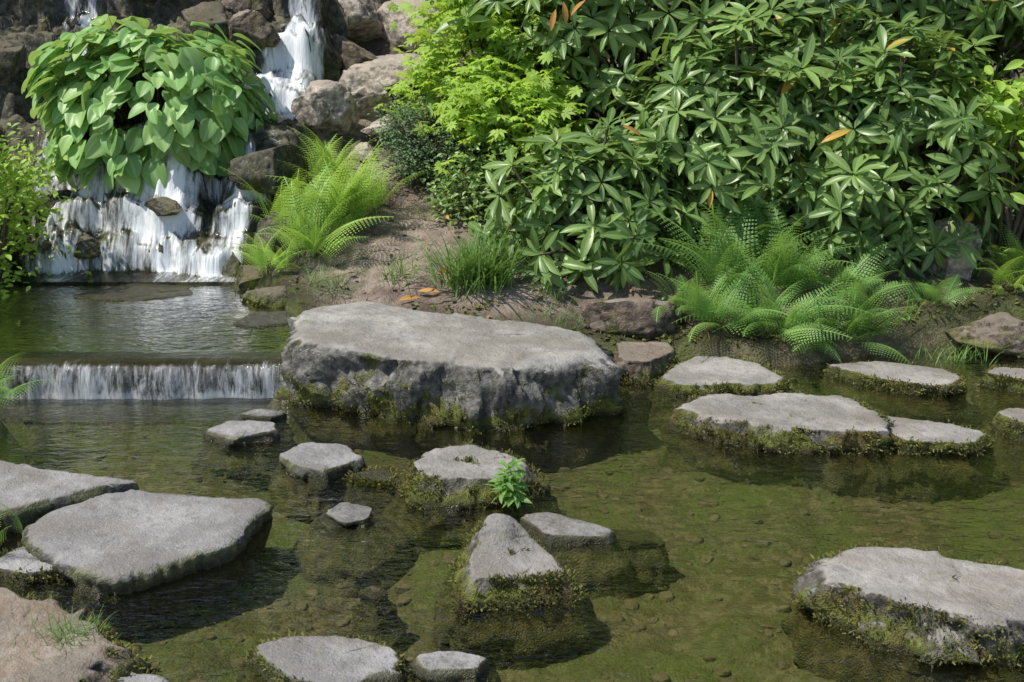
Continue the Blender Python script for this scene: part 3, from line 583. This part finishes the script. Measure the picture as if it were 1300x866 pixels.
scatter('creeping_plants', 7000, (-1.6, 3.4), (5.8, 6.5), sl, .03, M_moss, 703, lambda x, y: (fbm(P3(x*4, y*4), 78, 3) > -.15) & (np.abs(sdf(LOW, x, y)-.08) < .16), .6, .6)
scatter('twigs', 260, (-1.2, 1.0), (6.05, 8.5), leaf(1, .03, 3, .5, .2, 0), .16, M_litter, 702, None, .15)
a = Acc(); T = np.array([(-.50, 6.35, 0), (-.42, 6.5, 0), (-.48, 6.28, 0), (-.1, 7.0, 0), (.6, 6.8, 1.05), (.28, 7.0, 1.7), (.32, 7.0, 1.62), (.24, 7.0, 1.66)], float)
T[:4, 2] = gz(T[:4, 0], T[:4, 1])+.03
dd = np.array([(1, -.3, .2), (1, .2, .3), (-1, -.3, .1), (.6, -.5, .1), (1, 0, -.3), (.2, -.3, -1), (.5, -.3, .8), (-.3, -.3, -1)], float)
a.add(*inst(rl[0], rl[1], frames(dd, np.array([[0, -.6, 1.]]*8)), T, np.full(8, .12), None, rl[2])); a.out('fallen_orange_leaf', M_yel)

# ---------------------------------------------------------------- background trees
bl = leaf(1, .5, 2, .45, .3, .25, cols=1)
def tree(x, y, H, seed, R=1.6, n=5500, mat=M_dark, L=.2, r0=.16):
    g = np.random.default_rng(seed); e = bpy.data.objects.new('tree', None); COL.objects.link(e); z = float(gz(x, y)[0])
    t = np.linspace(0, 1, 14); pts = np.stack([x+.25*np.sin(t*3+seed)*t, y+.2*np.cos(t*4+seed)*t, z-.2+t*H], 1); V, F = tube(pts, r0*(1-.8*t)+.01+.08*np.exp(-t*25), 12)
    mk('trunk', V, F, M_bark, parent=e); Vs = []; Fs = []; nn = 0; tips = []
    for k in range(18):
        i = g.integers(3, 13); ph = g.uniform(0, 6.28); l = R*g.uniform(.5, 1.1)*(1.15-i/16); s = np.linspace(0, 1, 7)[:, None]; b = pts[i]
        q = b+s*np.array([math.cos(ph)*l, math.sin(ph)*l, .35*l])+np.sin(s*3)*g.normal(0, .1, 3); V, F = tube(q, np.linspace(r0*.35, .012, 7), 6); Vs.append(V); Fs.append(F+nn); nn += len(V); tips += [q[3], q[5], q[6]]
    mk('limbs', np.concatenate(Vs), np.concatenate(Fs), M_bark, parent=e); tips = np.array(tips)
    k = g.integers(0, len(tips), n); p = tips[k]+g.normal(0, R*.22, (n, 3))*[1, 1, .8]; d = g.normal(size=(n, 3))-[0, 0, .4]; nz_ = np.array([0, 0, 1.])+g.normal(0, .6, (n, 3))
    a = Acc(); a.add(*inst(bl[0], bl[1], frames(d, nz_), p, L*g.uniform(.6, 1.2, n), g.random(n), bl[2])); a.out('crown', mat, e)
for i, (x, y, H, R, L_) in enumerate([(-5.5, 9.3, 5.2, 1.7, .2), (-2.6, 12.2, 8, 2.6, .3), (-.3, 12.8, 8, 2.4, .3), (1.6, 11.4, 8, 2.6, .3), (3.6, 10.8, 8, 2.6, .3), (5.6, 9.6, 7.0, 2.4, .25), (7.4, 7.5, 6, 2.2, .2), (-8.8, 8.8, 7, 2.2, .25), (3.4, 14.5, 9, 3.2, .34), (-6.2, 13.5, 9, 3.0, .34), (-.5, 16, 10, 3.4, .36)]):  # first tree is added beside the frame to shade the upper-left corner
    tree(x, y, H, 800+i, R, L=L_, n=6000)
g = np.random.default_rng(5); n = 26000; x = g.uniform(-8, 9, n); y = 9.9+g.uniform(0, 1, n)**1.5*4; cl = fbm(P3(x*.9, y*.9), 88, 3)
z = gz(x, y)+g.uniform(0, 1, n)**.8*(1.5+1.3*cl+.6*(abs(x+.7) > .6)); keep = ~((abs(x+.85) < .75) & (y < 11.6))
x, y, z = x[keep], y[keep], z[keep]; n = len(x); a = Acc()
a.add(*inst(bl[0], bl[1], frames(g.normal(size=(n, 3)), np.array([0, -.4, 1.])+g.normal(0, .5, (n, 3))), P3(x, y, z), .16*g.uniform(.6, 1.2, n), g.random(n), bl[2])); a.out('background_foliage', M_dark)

# ---------------------------------------------------------------- light, camera
EL, AZ = math.radians(60), math.radians(-105)   # azimuth measured from +Y toward +X
S = Vector((math.sin(AZ)*math.cos(EL), math.cos(AZ)*math.cos(EL), math.sin(EL)))
sun = bpy.data.lights.new('sun', 'SUN'); sun.energy = 5; sun.angle = math.radians(.6); sun.color = (1, .95, .86)
so = bpy.data.objects.new('sun', sun); COL.objects.link(so); so.rotation_euler = S.to_track_quat('Z', 'Y').to_euler(); so.location = (0, 0, 10)
w = bpy.data.worlds.new('World'); SC.world = w; w.use_nodes = True; nt = w.node_tree
sk = nt.nodes.new('ShaderNodeTexSky'); sk.sky_type = 'NISHITA'; sk.sun_disc = False; sk.sun_elevation = EL; sk.sun_rotation = AZ
bg = nt.nodes['Background']; bg.inputs[1].default_value = .15; nt.links.new(sk.outputs[0], bg.inputs[0])
cam = bpy.data.cameras.new('camera'); cam.sensor_width = 36; cam.lens = 43.46; cam.clip_end = 500
co = bpy.data.objects.new('camera', cam); COL.objects.link(co); co.location = (0, 0, 1.9); co.rotation_euler = (math.radians(73), 0, 0); SC.camera = co
SC.view_settings.view_transform = 'Standard'; SC.view_settings.look = 'None'; SC.view_settings.exposure = 0
